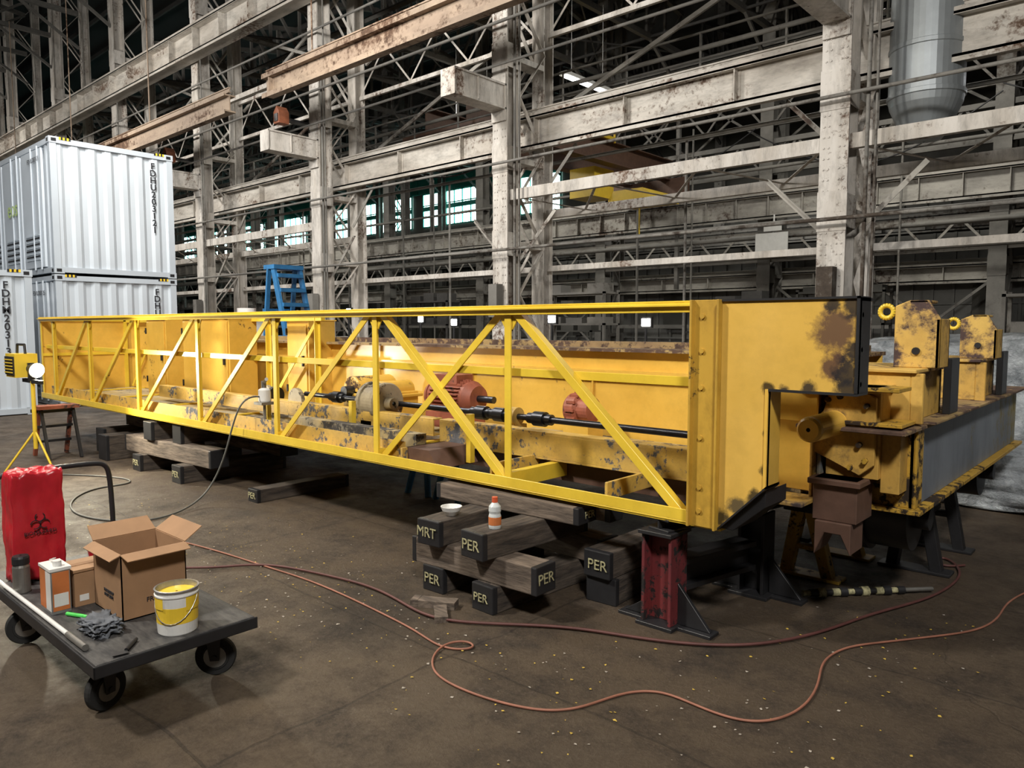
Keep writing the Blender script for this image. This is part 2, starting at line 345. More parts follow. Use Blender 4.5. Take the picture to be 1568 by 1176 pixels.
for X in GX[1:8]:
    b.cyl((X+.5,11.7,0),(X+.5,11.7,9),.03,0,seg=8); b.cyl((X+2.2,24.5,0),(X+2.2,24.5,8),.05,0,seg=8); b.cyl((X-2.4,24.5,0),(X-2.4,24.5,8.6),.035,0,seg=8)
    b.cyl((X+.62,11.7,0),(X+.62,11.7,11),.02,0,seg=8); b.cyl((X+3.4,13.6,0),(X+3.4,13.6,5.3),.03,0,seg=8)
    b.box(X-.12,X+.12,11.55,11.75,1.8,2.5)
b.done('conduit_pipes',M_far,fr)
b=MB()
for z in (6.8,7.3): b.cyl((-80,13.6,z),(10,13.6,z),.025,0,seg=6)
x=-60
while x<8: b.cyl((x,13.6,6.1),(x,13.6,7.3),.025,0,seg=6); x+=1.7
b.box(-80,10,13.1,13.7,6.15,6.19)
b.done('walkway_handrail',M_far,fr)
for i,(x0,x1,y,z0,sag) in enumerate(((-11,-4,13.8,6.9,.9),(-18,-11,13.8,6.6,1.1),(-25,-18,13.8,6.9,.8),(-4,3,24.4,8.2,1.2),(-11,-4,24.4,8.0,1.5),(-18,-11,24.4,8.2,1.3))):
    cord('hanging_cable',[(x0+(x1-x0)*t/6,y,z0-sag*math.sin(math.pi*t/6)) for t in range(7)],.02,M_black,fr)
def rtruss(X,y0,y1,zb,zt,rise,mat):
    b=MB(); n=10
    b.beam((X,y0,zb),(X,y1,zb),.16,.18); ym=(y0+y1)/2
    tz=lambda y: zt+rise*(1-abs(y-ym)/((y1-y0)/2))
    pts=[(X,y0+(y1-y0)*i/n,zb) for i in range(n+1)]; tp=[(X,p[1],tz(p[1])) for p in pts]
    for i in range(n):
        b.beam(tp[i],tp[i+1],.16,.16); b.beam(pts[i],tp[i],.09,.09)
        if i<n/2: b.beam(tp[i],pts[i+1],.09,.09)
        else: b.beam(pts[i],tp[i+1],.09,.09)
    b.beam((X,y0,zb-1.4),(X,y0+2.2,zb),.1,.1); b.beam((X,y1,zb-1.4),(X,y1-2.2,zb),.1,.1)
    return b.done('roof_truss',mat,fr)
for i in range(-2,23):
    X=-3.96-3.45*i
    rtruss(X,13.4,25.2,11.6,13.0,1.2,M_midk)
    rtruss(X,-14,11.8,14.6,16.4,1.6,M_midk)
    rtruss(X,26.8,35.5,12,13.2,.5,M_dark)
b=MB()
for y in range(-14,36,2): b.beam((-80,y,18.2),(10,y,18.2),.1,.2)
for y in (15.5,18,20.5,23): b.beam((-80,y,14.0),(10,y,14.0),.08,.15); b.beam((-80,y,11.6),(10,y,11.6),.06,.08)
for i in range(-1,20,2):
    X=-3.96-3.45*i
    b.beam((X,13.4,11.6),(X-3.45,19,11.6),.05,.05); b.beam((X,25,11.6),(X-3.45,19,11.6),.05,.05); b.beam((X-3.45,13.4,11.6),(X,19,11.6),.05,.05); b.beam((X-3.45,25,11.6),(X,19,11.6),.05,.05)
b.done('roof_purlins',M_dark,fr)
b=MB(); b.box(-26,6,27.3,27.4,0,4.6)
x=-26
while x<6: b.box(x,x+.08,27.22,27.3,0,4.6); x+=.6
for z in (1.1,2.3,3.5): b.box(-26,6,27.2,27.3,z,z+.06)
for x in (-22,-16,-9,-5): b.box(x,x+.9,27.1,27.2,1.5,2.9,1); b.box(x+1.4,x+1.8,27.0,27.2,1.2,2.0,2)
b.done('wall_partition',[M_part,M_wall,M_dark])
def shelf(x,y,w,h,mat):
    b=MB()
    for sx in (0,w):
        for sy in (0,.6): b.box(x+sx-.03,x+sx+.03,y+sy-.03,y+sy+.03,0,h)
    for i in range(4):
        z=.1+i*(h-.2)/3; b.box(x-.03,x+w+.03,y-.03,y+.63,z,z+.05)
        for k in range(3):
            if random.random()<.8: bx=x+.1+k*w/3; b.box(bx,bx+w/4,y+.08,y+.5,z+.05,z+.05+random.uniform(.15,.4)*h/3)
    return b.done('storage_shelf',mat)
for i,x in enumerate((-24,-20,-15.5,-12.5,-9.3,-7.2,-2.3)):
    shelf(x,15+ (i%3)*1.8,2.0,2.2+.3*(i%2),[M_far,M_dark,M_wall][i%3])
b=MB(); b.box(-10.9,-9.8,24.35,24.4,3.9,4.7); b.box(-10.6,-10,24.3,24.35,4.75,4.95); b.cyl((-10.3,24.42,3.9),(-10.3,24.42,5.3),.03,0,seg=6); b.done('sign_board',M_white,fr)
b=MB(); c=(-3.12,12.9,0)
b.lathe(c,[(.02,4.42),(.24,4.45),(.32,4.55),(.50,4.95),(.52,5.05),(.54,5.06),(.54,5.12),(.52,5.13),(.52,5.75),(.535,5.76),(.535,5.82),(.52,5.83),(.52,6.7),(.535,6.71),(.535,6.78),(.52,6.79),(.52,8.2),(.535,8.21),(.535,8.28),(.52,8.29),(.52,11),(.02,11)],0,40)
b.box(-3.9,-3.5,12.8,13.0,7,7.1); b.box(-3.9,-3.5,12.8,13.0,5.6,5.7)
b.done('ventilation_duct',M_duct,fr)
for (x,y,z) in ((-1.9,15.5,5.7),(-14,19,9),(-20,20,9)):
    b=MB(); b.box(x-.15,x+.15,y-1.2,y+1.2,z,z+.1,1); b.box(x-.06,x+.06,y-1.15,y+1.15,z-.05,z,0)
    for yy in (-.8,.8): b.cyl((x,y+yy,z),(x,y+yy,11.6),.008,1,seg=5)
    b.done('fluorescent_light',[M_tube,M_white],fr)
e=root('bridge_crane_rear_bay',(-14.5,19,6.2))
b=MB(); b.ibeam((-14.2,14,7.2),(-14.2,24.2,7.2),.4,.7,0); b.ibeam((-15.8,14,7.2),(-15.8,24.2,7.2),.4,.7,0)
for y in (14,24.2): b.box(-16.6,-13.4,y-.15,y+.15,6.35,6.9)
b.done('bridge_girders',M_brown,e)
b=MB(); b.box(-14.3,-12.6,20.6,22.2,5.62,5.72); b.prism([(-14.3,20.6,5.72),(-12.6,20.6,5.72),(-13.0,20.6,6.0),(-14.1,20.6,6.0)],(0,1.6,0)); b.box(-15.5,-14.5,20.1,21.2,5.85,6.8)
for x in (-16,-14):
    for y in (18.5,19.5,20.5): b.beam((x,y,7.5),(x,y,8.3),.05,.05)
    b.beam((x,18.5,8.3),(x,20.5,8.3),.05,.05); b.beam((x,18.5,7.9),(x,20.5,7.9),.05,.05)
b.box(-16.2,-13.9,18.6,20.4,7.55,7.65); b.cyl((-13.6,21.4,5.7),(-13.6,21.4,4.6),.03)
b.done('trolley_hoist',M_yelb,e)
for X in (GX[4],GX[5]):
    b=MB(); b.box(X-.55,X-.28,10.9,11.2,7.0,7.3,0); b.prism([(X-.55,10.9,7.3),(X-.28,10.9,7.3),(X-.4,10.9,7.45)],(0,.3,0),0); b.box(X-.5,X-.33,10.88,10.9,7.05,7.25,1); b.box(X-.45,X-.2,11.2,11.78,7.08,7.14,1); b.done('orange_junction_box',[M_orange,M_black],fr)

# ------------------------------------------------------------------ containers
def container(name,x1,y0,z0,L=6.06,W=2.35,Hh=2.62,body=None,logo=False):
    e=root(name,(x1-L/2,y0+W/2,z0)); x0=x1-L; y1=y0+W; z1=z0+Hh; b=MB()
    for xx in (x0,x1-.12):
        for yy in (y0,y1-.12): b.box(xx,xx+.12,yy,yy+.12,z0,z1,1)
    for xx in (x0,x1-.1):
        for zz in (z0+.02,z1-.12): b.box(xx,xx+.1,y0+.1,y1-.1,zz,zz+.1,1)
    for yy in (y0,y1-.08):
        for zz in (z0+.02,z1-.12): b.box(x0+.1,x1-.1,yy,yy+.08,zz,zz+.1,1)
    for xx in (x0-.01,x1-.17):
        for yy in (y0-.01,y1-.17):
            for zz in (z0,z1-.12): b.box(xx,xx+.18,yy,yy+.18,zz,zz+.12,1); b.box(xx+.04,xx+.13,yy-.004,yy+.184,zz+.03,zz+.09,2); b.box(xx-.004,xx+.184,yy+.04,yy+.13,zz+.03,zz+.09,2)
    def skin(p0,d,Lk,n,pitch=.28,dep=.036):
        p0=V(p0);d=V(d);n=V(n);k=int(Lk/pitch);pt=Lk/k;vs=[]
        for i in range(k):
            for f_,o in ((0,0),(.3,0),(.5,-1),(.8,-1)): vs.append(p0+d*(i+f_)*pt+n*o*dep)
        vs.append(p0+d*Lk); m=len(vs)
        b.add([q+V((0,0,z0+.1)) for q in vs]+[q+V((0,0,z1-.1)) for q in vs],[(i,i+1,m+i+1,m+i) for i in range(m-1)],0)
    skin((x1-.02,y0+.1,0),(0,1,0),W-.2,(1,0,0)); skin((x0+.02,y0+.1,0),(0,1,0),W-.2,(-1,0,0))
    skin((x0+.1,y0+.02,0),(1,0,0),L-.2,(0,-1,0)); skin((x0+.1,y1-.02,0),(1,0,0),L-.2,(0,1,0))
    b.box(x0+.05,x1-.05,y0+.05,y1-.05,z1-.06,z1-.02,0); b.box(x0+.05,x1-.05,y0+.05,y1-.05,z0+.05,z0+.12,1)
    for i in range(4):
        xa=x1-.5-i*1.35; b.box(xa-1.25,xa,y0-.015,y0+.03,z0+.15,z1-.15,0)
        b.cyl((xa-.15,y0-.03,z0+.1),(xa-.15,y0-.03,z1-.1),.018,1,seg=8); b.cyl((xa-.55,y0-.03,z0+.1),(xa-.55,y0-.03,z1-.1),.018,1,seg=8)
        for k in range(9): b.box(xa-1.1,xa-.25,y0-.03,y0-.012,z0+.3+k*.06,z0+.33+k*.06,2 if k%2 else 1)
    for k in range(8):
        b.box(x1+.001,x1+.006,y0+.1+k*.035,y0+.135+k*.035,z1-.05,z1-.0,2 if k%2 else 3); b.box(x1+.001,x1+.006,y1-.1-k*.035-.035,y1-.1-k*.035,z1-.05,z1,2 if k%2 else 3)
    b.done('container_body',[M_cont,M_contg,M_black,M_yellab],e)
    ft=text('serial_number','\n'.join(body),.18,(x1+.01,y1-.42,z1-.2),(0,1,0),(0,0,1),M_txt,e); ft.data.align_y='TOP'; ft.data.space_line=.82; ft.data.offset=.004
    text('serial_number_side',body,.13,(x1-.9,y0-.04,z1-.35),(1,0,0),(0,0,1),M_txt,e)
    if logo: text('logo','eos',.5,(x1-2.4,y0-.04,z0+1.45),(1,0,0),(0,0,1),M_green,e)
    return e
container('shipping_container',-16.4,4.92,2.64,body='FDHU203121',logo=True)
container('shipping_container',-16.4,4.92,0,body='FDHU203125')
container('shipping_container',-15.6,1.95,0,body='FDHM203133')

# ------------------------------------------------------------------ crane bridge (main subject)
cr=root('yellow_crane_bridge',(-6.5,4.5,0))
TY=3.42; zt,zb=1.70,.63
postX=[-1.80,-3.11,-4.44,-5.84,-7.29,-8.78,-10.25,-11.6,-12.1]
b=MB()
b.angle((-12.1,TY,zt),(-1.66,TY,zt),.06,.01,0,a=1,b=1)
b.box(-12.1,-1.66,TY-.05,TY+.05,zt,zt+.012)
b.angle((-12.1,TY,zb),(-1.66,TY,zb),.07,.01,0,a=1,b=-1)
b.box(-12.1,-1.66,TY-.03,TY+.09,zb-.045,zb-.03)
for X in postX:
    b.angle((X,TY+.02,zb),(X,TY+.02,zt),.055,.01,0,up=(0,1,0),a=1,b=-1)
def diag(xa,za,xb,zb_,w=.05,y=TY-.0):
    b.beam((xa,y,za),(xb,y,zb_),.01,w,0,up=(0,0,1)); b.beam((xa,y+.025,za),(xb,y+.025,zb_),.05,.008,0,up=(0,0,1),ou=w/2-.004)
diag(-3.07,zt,-1.90,zb); diag(-4.37,zt,-3.15,zb); diag(-3.18,zt,-4.40,zb,y=TY+.03)
for a_,b_ in zip(postX[2:],postX[3:-1]): diag(a_-.06,zt,b_+.06,zb)
for X in postX[1:8]:
    b.prism([(X-.10,TY+.005,zt-.01),(X+.10,TY+.005,zt-.01),(X+.03,TY+.005,zt-.12),(X-.03,TY+.005,zt-.12)],(0,.01,0),0)
b.box(-12.1,-1.8,TY+.05,TY+.06,1.29,1.34)
for X in (-5.15,-6.5,-3.75):
    b.beam((X,TY+.3,zb),(X,TY+.3,.98),.045,.045)
b.done('truss_handrail',M_yelb,cr,bevel=.002)
b=MB()
for X in postX[:-1]:
    b.chan((X,TY,zb+.01),(X,5.0,zb+.01),.06,.1,0)
for X in (-6.9,-7.9,-8.9,-9.9,-10.9):
    b.angle((X,4.55,.7),(X,4.55,1.70),.05,.008,0,up=(0,1,0))
b.box(-12,-6.8,4.53,4.58,1.66,1.70); b.box(-12,-6.8,4.54,4.57,1.2,1.25)
for xa,xb in ((-7.9,-6.9),(-9.9,-8.9),(-11.9,-10.9)): b.beam((xa,4.56,.7),(xb,4.56,1.68),.01,.045)
b.beam((-12.1,TY,1.7),(-12.1,4.6,1.7),.05,.05); b.beam((-12.1,4.55,zb),(-12.1,4.55,1.7),.05,.05); b.beam((-12.1,TY,1.2),(-12.1,4.6,1.2),.04,.04)
b.done('cross_members',M_yelb,cr)
b=MB()
b.box(-12.0,-4.2,3.5,4.9,.655,.675,0); b.box(-12.0,-4.2,3.49,3.5,.62,.76,1)
b.box(-5.9,-4.2,3.62,3.70,.70,.80,0); b.box(-5.9,-4.2,3.60,3.62,.64,.80,0)
b.box(-4.2,-1.5,4.0,4.95,.70,.72,0)
b.done('walkway_deck',[M_greyledge,M_ychip],cr)
b=MB()
b.chan((-4.25,3.93,.79),(-1.75,3.93,.79),.1,.19,0,t=.014,sg=1)
b.chan((-9.5,4.0,.80),(-4.4,4.0,.80),.1,.14,0,t=.014,sg=1)
for x in (-4.2,-3.3,-2.4): b.box(x,x+.02,3.45,3.93,.62,.72)
b.done('equipment_base_channel',M_ychip,cr,bevel=.002)
b=MB(); b.prism([(-4.2,3.5,.6),(-3.85,3.5,.6),(-3.95,3.5,.72),(-4.2,3.5,.72)],(0,.4,0)); b.box(-4.1,-1.8,3.98,4.9,.55,.70); b.done('dark_bracket',M_brown,cr)
b=MB()
b.box(-11.9,-1.55,5.0,5.02,.50,1.40,0); b.box(-11.9,-1.55,5.55,5.57,.50,1.40,0)
b.box(-11.9,-1.55,4.93,5.64,1.40,1.425,1); b.box(-11.9,-1.55,4.93,5.64,.475,.50,1)
b.beam((-11.9,5.28,1.45),(-1.55,5.28,1.45),.05,.05,1)
b.box(-11.9,-1.55,4.94,5.0,1.24,1.25,0); b.box(-11.9,-1.55,4.935,4.945,1.20,1.25,0)
for x in (-10.6,-9.2,-7.8,-6.4,-5.0,-3.6,-2.3): b.box(x,x+.012,4.975,5.0,.5,1.24,0); b.box(x-.05,x+.06,4.985,5.0,.5,.75,0)
b.box(-11.95,-11.9,4.95,5.6,.45,1.45,0)
b.done('box_girder',[M_yel,M_flrust],cr)
PX=-1.03
b=MB()
b.prism([(-1.66,3.36,.60),(-1.42,3.36,.84),(-1.42,3.36,1.31),(PX,3.36,1.31),(PX,3.36,1.725),(-1.66,3.36,1.725)],(0,.02,0),0)
b.box(-1.66,PX,3.38,3.55,1.71,1.725,2); b.box(PX-.012,PX,3.35,3.50,1.31,1.73,2); b.box(-1.42,PX,3.35,3.50,1.30,1.312,2)
b.box(-1.435,-1.42,3.35,3.50,.84,1.31,1); b.prism([(-1.66,3.35,.60),(-1.42,3.35,.84),(-1.42,3.35,.852),(-1.66,3.35,.612)],(0,.16,0),2)
b.box(-1.66,PX,3.35,3.36,1.72,1.73,2)
for z in (1.35,1.5,1.65): b.cyl((PX-.02,3.40,z),(PX,3.40,z),.012,2,seg=8)
b.done('end_plate',[M_yplate,M_yel,M_black],cr)
b=MB(); b.box(-1.815,-1.66,3.355,3.37,.60,1.73); b.box(-1.815,-1.80,3.37,3.5,.60,1.73); b.box(-1.672,-1.66,3.32,3.36,.60,1.73); b.box(-1.815,-1.803,3.32,3.36,.60,1.73)
for z in (.68,.8,1.05,1.3,1.48,1.65): b.cyl((-1.76,3.345,z),(-1.76,3.356,z),.013,0,seg=8)
b.done('end_post_channel',M_ychan,cr,bevel=.002)
b=MB(); b.box(-2.0,-1.43,4.0,5.0,.72,1.28,0); b.box(-1.44,-1.425,3.95,5.0,.70,1.3,1); b.box(-1.5,-1.1,3.9,4.9,1.27,1.30,1); b.box(-1.62,-1.40,3.93,3.95,1.1,1.28,0)
b.box(-1.8,-1.40,3.75,4.0,.68,.70,1)
b.done('girder_end_box',[M_yel,M_scorch],cr,bevel=.003)
for (x0,x1,y0,z1) in ((-9.45,-8.25,4.25,1.70),(-10.55,-9.95,4.25,1.70),(-7.75,-7.3,4.7,1.66)):
    b=MB(); b.box(x0,x1,y0,y0+.35,.68,z1,0); b.box(x0+.03,x1-.03,y0-.015,y0,.72,z1-.04,0); b.box(x1-.1,x1-.07,y0-.04,y0-.015,1.15,1.27,1); b.box(x0-.01,x1+.01,y0-.03,y0+.37,z1,z1+.015,0)
    for z in (.85,1.5): b.cyl((x0+.02,y0-.02,z),(x0+.02,y0-.02,z+.08),.012,1,seg=8)
    b.done('control_cabinet',[M_yel,M_black],cr,bevel=.004)
b=MB(); b.box(-12.13,-12.1,3.42,4.9,.6,1.72,0); b.box(-12.0,-10.9,4.6,4.62,.68,1.70,0); b.done('end_panel',M_yel,cr,bevel=.004)
b=MB(); sy,sz=4.2,.92
b.cyl((-5.3,sy,sz),(-1.9,sy,sz),.024,0,seg=20); b.cyl((-6.6,sy,sz),(-5.6,sy,sz),.024,0,seg=20)
for x in (-3.95,-3.55,-4.15,-6.1): b.cyl((x,sy,sz),(x+.1,sy,sz),.055,0,seg=24); b.cyl((x-.06,sy,sz),(x+.16,sy,sz),.04,0,seg=24)
for x in (-3.75,): b.box(x-.04,x+.04,sy-.09,sy+.09,.73,.86,1); b.cyl((x-.035,sy,sz),(x+.035,sy,sz),.07,1,seg=20)
b.done('drive_shaft',[M_shaft,M_ychip],cr)
b=MB()
b.lathe((-5.4,4.1,.93),[(.03,0),(.17,0),(.18,.01),(.18,.05),(.165,.06),(.165,.19),(.18,.2),(.18,.24),(.17,.25),(.06,.25),(.05,.33),(.02,.33)],0,40,axis=(1,0,0))
b.box(-5.35,-5.2,3.95,4.25,.70,.78,1)
b.done('brake_drum',[M_beige,M_yel],cr)
b=MB()
b.cyl((-5.0,4.55,.98),(-4.55,4.55,.98),.14,0,seg=28); b.cyl((-4.55,4.55,.98),(-4.48,4.55,.98),.15,0,r2=.11,seg=28); b.cyl((-5.07,4.55,.98),(-5.0,4.55,.98),.11,0,r2=.15,seg=28)
for i in range(28):
    t=2*math.pi*i/28; y=4.55+.15*math.cos(t); z=.98+.15*math.sin(t); b.beam((-4.97,y,z),(-4.6,y,z),.022 if abs(math.cos(t))>.7 else .006,.006 if abs(math.cos(t))>.7 else .022,0)
b.box(-4.95,-4.65,4.45,4.65,1.10,1.18,0); b.box(-5.0,-4.55,4.4,4.7,.72,.85,0); b.cyl((-4.48,4.55,.98),(-4.3,4.55,.98),.03,1,seg=16)
b.done('electric_motor',[M_redmot,M_shaft],cr)
b=MB(); b.lathe((-3.6,4.7,.95),[(.02,0),(.11,0),(.125,.02),(.125,.10),(.10,.12),(.10,.22),(.05,.24),(.02,.24)],0,24,axis=(1,0,0))
for i in range(12):
    t=2*math.pi*i/12; b.box(-3.56,-3.48,4.7+.125*math.cos(t)-.01,4.7+.125*math.cos(t)+.01,.95+.125*math.sin(t)-.01,.95+.125*math.sin(t)+.01,0)
b.box(-3.6,-3.36,4.6,4.8,.72,.86,1); b.done('shaft_coupling',[M_redmot,M_yel],cr)
b=MB()
b.box(-6.1,-5.5,4.3,4.75,.72,.98,0); b.cyl((-5.95,4.3,.98),(-5.95,4.75,.98),.14,0,seg=24); b.cyl((-5.65,4.3,.98),(-5.65,4.75,.98),.10,0,seg=24); b.box(-6.15,-5.45,4.28,4.77,.93,.96,0)
for x in (-6.05,-5.8,-5.55): b.cyl((x,4.26,.945),(x,4.3,.945),.012,0,seg=6)
b.cyl((-5.95,4.2,.98),(-5.95,4.3,.98),.05,1,seg=20)
b.done('gearbox',[M_yel,M_shaft],cr,bevel=.006)
b=MB()
for x in (-7.0,-6.45):
    prof=[(x-.12,3.98,.70),(x+.12,3.98,.70)]+[(x+.12*math.cos(t*math.pi/8),3.98,.88+.12*math.sin(t*math.pi/8)) for t in range(9)]
    b.prism(prof,(0,.04,0),0)
b.cyl((-6.9,4.02,.9),(-6.85,4.02,.9),.09,1,seg=24)
b.done('bearing_pillow',[M_beige,M_black],cr)

# ------------------------------------------------------------------ end truck
et=root('crane_end_truck',(-1.1,5.7,0))
b=MB()
b.box(-1.02,-1.0,4.2,7.3,.66,1.07,0); b.box(-1.42,-1.40,4.0,7.3,.66,1.07,0); b.box(-1.46,-.95,4.15,7.35,.635,.66,1); b.box(-1.5,-.97,3.9,7.4,1.07,1.09,2); b.box(-1.42,-1.0,4.2,4.22,.66,1.07,1)
b.box(-1.5,-.93,4.3,7.4,1.09,1.105,2); b.box(-1.0,-.985,4.2,4.32,.66,1.07,1)
b.done('end_truck_beam',[M_bluegrey,M_ychan,M_flrust],et,bevel=.003)
def lug(y0,zt_,nm_):
    b=MB(); b.box(-1.42,-1.03,y0-.2,y0+.45,1.105,1.36,0); b.box(-1.45,-1.0,y0-.22,y0+.5,1.36,1.38,1); b.box(-1.0,-.96,y0+.35,y0+.55,1.105,1.42,2); b.box(-1.03,-.97,y0-.2,y0-.17,1.10,1.36,0)
    xa,xb=-1.17,-.95
    b.prism([(xa,y0,1.38),(xb,y0,1.38),(xb,y0,zt_-.10),(xb-.06,y0,zt_),(xa+.07,y0,zt_),(xa,y0,zt_-.03)],(0,.02,0),1)
    b.prism([(xb,y0,1.38),(xb,y0+.22,1.38),(xb,y0+.22,zt_-.10),(xb,y0,zt_-.10)],(-.02,0,0),0)
    b.box(xa,xb,y0+.2,y0+.22,1.38,zt_-.1,1); b.box(xa+.07,xb-.06,y0,y0+.2,zt_-.015,zt_,1)
    R=.034; cc=V((xa-.045,y0+.01,zt_-.06)); n=18; prev=None
    for i in range(n+1):
        t=2*math.pi*i/n; q=cc+V((R*math.cos(t),0,R*math.sin(t)))
        if prev is not None: b.cyl(prev,q,.013,3,seg=8,cap=False)
        prev=q
    b.cyl((xa+.11,y0-.012,1.47),(xa+.11,y0,1.47),.02,2,seg=12)
    b.done(nm_,[M_scorch,M_lug,M_black,M_yelb],et,bevel=.004)
lug(4.4,1.74,'lifting_lug'); lug(6.0,1.68,'lifting_lug_rear')
b=MB()
b.lathe((-1.33,3.62,1.10),[(.01,0),(.05,0),(.06,.01),(.064,.025),(.064,.36),(.085,.37),(.085,.42),(.02,.42)],0,32,axis=(0,1,0))
b.box(-1.38,-1.12,4.02,4.06,.82,1.27,1); b.box(-1.16,-1.12,4.06,4.35,.82,1.27,1); b.prism([(-1.45,3.98,.95),(-1.2,3.98,.84),(-1.13,3.98,.9),(-1.13,3.98,1.24),(-1.2,3.98,1.28),(-1.36,3.98,1.25)],(0,.03,0),1)
for x,z in ((-1.17,.92),(-1.17,1.2),(-1.2,1.0),(-1.36,1.22),(-1.24,.88),(-1.3,1.24)): b.cyl((x,3.955,z),(x,3.98,z),.015,2,seg=6)
b.box(-1.5,-1.0,3.88,4.1,1.28,1.30,2)
b.box(-1.38,-1.0,3.95,4.2,1.10,1.12,2); b.box(-1.12,-1.03,4.06,4.2,.75,1.07,1)
b.done('buffer_cylinder',[M_yel,M_scorch,M_ychan],et,bevel=.003)
b=MB(); b.box(-1.40,-1.18,3.9,4.15,.60,.82,0); b.prism([(-1.38,3.88,.60),(-1.20,3.88,.60),(-1.20,3.88,.44),(-1.25,3.88,.54),(-1.33,3.88,.54),(-1.38,3.88,.42)],(0,.2,0),0); b.box(-1.42,-1.16,3.87,4.2,.79,.82,0); b.done('brown_saddle',M_brown,et,bevel=.004)
b=MB()
for y in (4.7,6.6):
    b.cyl((-1.32,y,.50),(-1.1,y,.50),.19,0,seg=32); b.cyl((-1.36,y,.50),(-1.32,y,.50),.22,0,seg=32); b.cyl((-1.1,y,.50),(-1.02,y,.50),.06,0,seg=20)
b.done('track_wheels',M_black,et)
def trestle(name,x,y0,y1,zt_,mleg,mtop):
    b=MB()
    for y in (y0,y1):
        b.prism([(x-.12,y-.02,0),(x-.05,y-.02,0),(x+.03,y-.02,zt_),(x-.05,y-.02,zt_)],(0,.08,0),0); b.prism([(x+.22,y-.02,0),(x+.15,y-.02,0),(x+.03,y-.02,zt_),(x+.11,y-.02,zt_)],(0,.08,0),0)
        b.box(x-.16,x+.27,y-.05,y+.09,0,.02,0); b.box(x-.04,x+.14,y-.01,y+.05,zt_*.4,zt_*.47,0)
    b.box(x-.08,x+.14,y0-.08,y1+.12,zt_-.0,zt_+.04,1); b.box(x,x+.06,y0,y1,zt_*.5,zt_*.56,1)
    return b.done(name,[mleg,mtop],None,bevel=.004)
trestle('steel_trestle',-1.78,4.75,5.35,.43,M_ychan,M_black)
trestle('steel_trestle',-1.3,5.35,6.0,.59,M_black,M_black)

def lump(name,c,s,mat,disp=.12,ns=1.4,rnd=.35,cuts=16):
    bm=bmesh.new(); bmesh.ops.create_cube(bm,size=2)
    bmesh.ops.subdivide_edges(bm,edges=bm.edges[:],cuts=cuts,use_grid_fill=True)
    for v in bm.verts:
        p=v.co.copy(); l=max(abs(p.x),abs(p.y),abs(p.z)); q=p.lerp(p.normalized()*l,rnd)
        k=N.fractal(V((q.x*ns+c[0],q.y*ns,q.z*ns+c[1])),1,2,4)
        q=q*(1+disp*k); v.co=V((q.x*s[0],q.y*s[1],max(-s[2],q.z*s[2])))
    me=bpy.data.meshes.new(name); bm.to_mesh(me); bm.free(); me.materials.append(mat)
    for pl in me.polygons: pl.use_smooth=True
    ob=bpy.data.objects.new(name,me); ob.location=(c[0],c[1],c[2]); COL.objects.link(ob); return ob
lump('plastic_wrapped_machinery',(-.9,9.9,.76),(2.3,1.1,.76),M_wrap,.16,ns=2,cuts=24)
lump('plastic_wrapped_machinery',(-.85,7.95,.27),(1.3,.5,.27),M_wrap,.16,ns=2.5,cuts=24)
lump('plastic_wrapped_machinery',(.35,6.9,.60),(.72,.9,.60),M_wrap,.16,ns=2.2,cuts=24)

# ------------------------------------------------------------------ red stand
st=root('red_jack_stand',(-1.95,3.85,0))
b=MB()
b.ibeam((-2.02,3.47,.02),(-2.02,3.47,.50),.17,.18,0,up=(1,0,0),tf=.018,tw=.018)
b.box(-2.13,-1.91,3.36,3.58,0,.02,1); b.box(-2.12,-1.92,3.36,3.58,.50,.52,1)
b.done('front_post',[M_redst,M_black],st,bevel=.002)
b=MB()
b.ibeam((-1.85,4.25,.02),(-1.85,4.25,.50),.16,.16,0,up=(1,0,0),tf=.018,tw=.018)
b.ibeam((-2.0,3.57,.26),(-1.87,4.16,.26),.14,.17,0)
for (x,y) in ((-2.02,3.47),(-1.85,4.25)):
    b.prism([(x+.09,y-.012,.02),(x+.28,y-.012,.02),(x+.09,y-.012,.24)],(0,.024,0)); b.prism([(x-.09,y-.012,.02),(x-.24,y-.012,.02),(x-.09,y-.012,.12)],(0,.024,0))
    b.box(x-.26,x+.30,y-.05,y+.05,0,.018)
b.box(-1.97,-1.73,4.13,4.37,0,.02); b.ibeam((-2.02,3.40,.555),(-1.78,4.5,.555),.14,.07,0,tf=.012,tw=.012)
b.prism([(-1.68,3.40,.60),(-1.44,3.40,.82),(-1.44,3.40,.74),(-1.6,3.40,.60)],(0,.25,0))
b.done('rear_post_and_beam',M_black,st,bevel=.002)

# ------------------------------------------------------------------ timber cribbing
def timber(b,c,L,w,h,ang):
    c=V(c); d=V((math.cos(ang),math.sin(ang),0)); n=V((-math.sin(ang),math.cos(ang),0)); k=0 if abs(d.x)>.7 else 1
    a=c-d*L/2; e=c+d*L/2
    def hx(a,e,mi,g=0):
        ww=w/2+g; b.hexa([a-n*ww+Z*-g,a+n*ww+Z*-g,e+n*ww+Z*-g,e-n*ww+Z*-g,a-n*ww+Z*(h+g),a+n*ww+Z*(h+g),e+n*ww+Z*(h+g),e-n*ww+Z*(h+g)],mi)
    hx(a,e,k)
    hx(a-d*.002,a+d*.04,2,.0015); hx(e-d*.04,e+d*.002,2,.0015)
def crib(name,tims,labels):
    e=root(name,tims[0][0]); b=MB()
    for t in tims: timber(b,*t)
    b.done('timbers',[M_timb,M_timby,M_black],e,bevel=.007,bseg=2)
    for i,(tx,loc,xd,sz_) in enumerate(labels): text('stencil_%d'%i,tx,sz_,loc,xd,(0,0,1),M_tyel,e)
q=math.pi/2
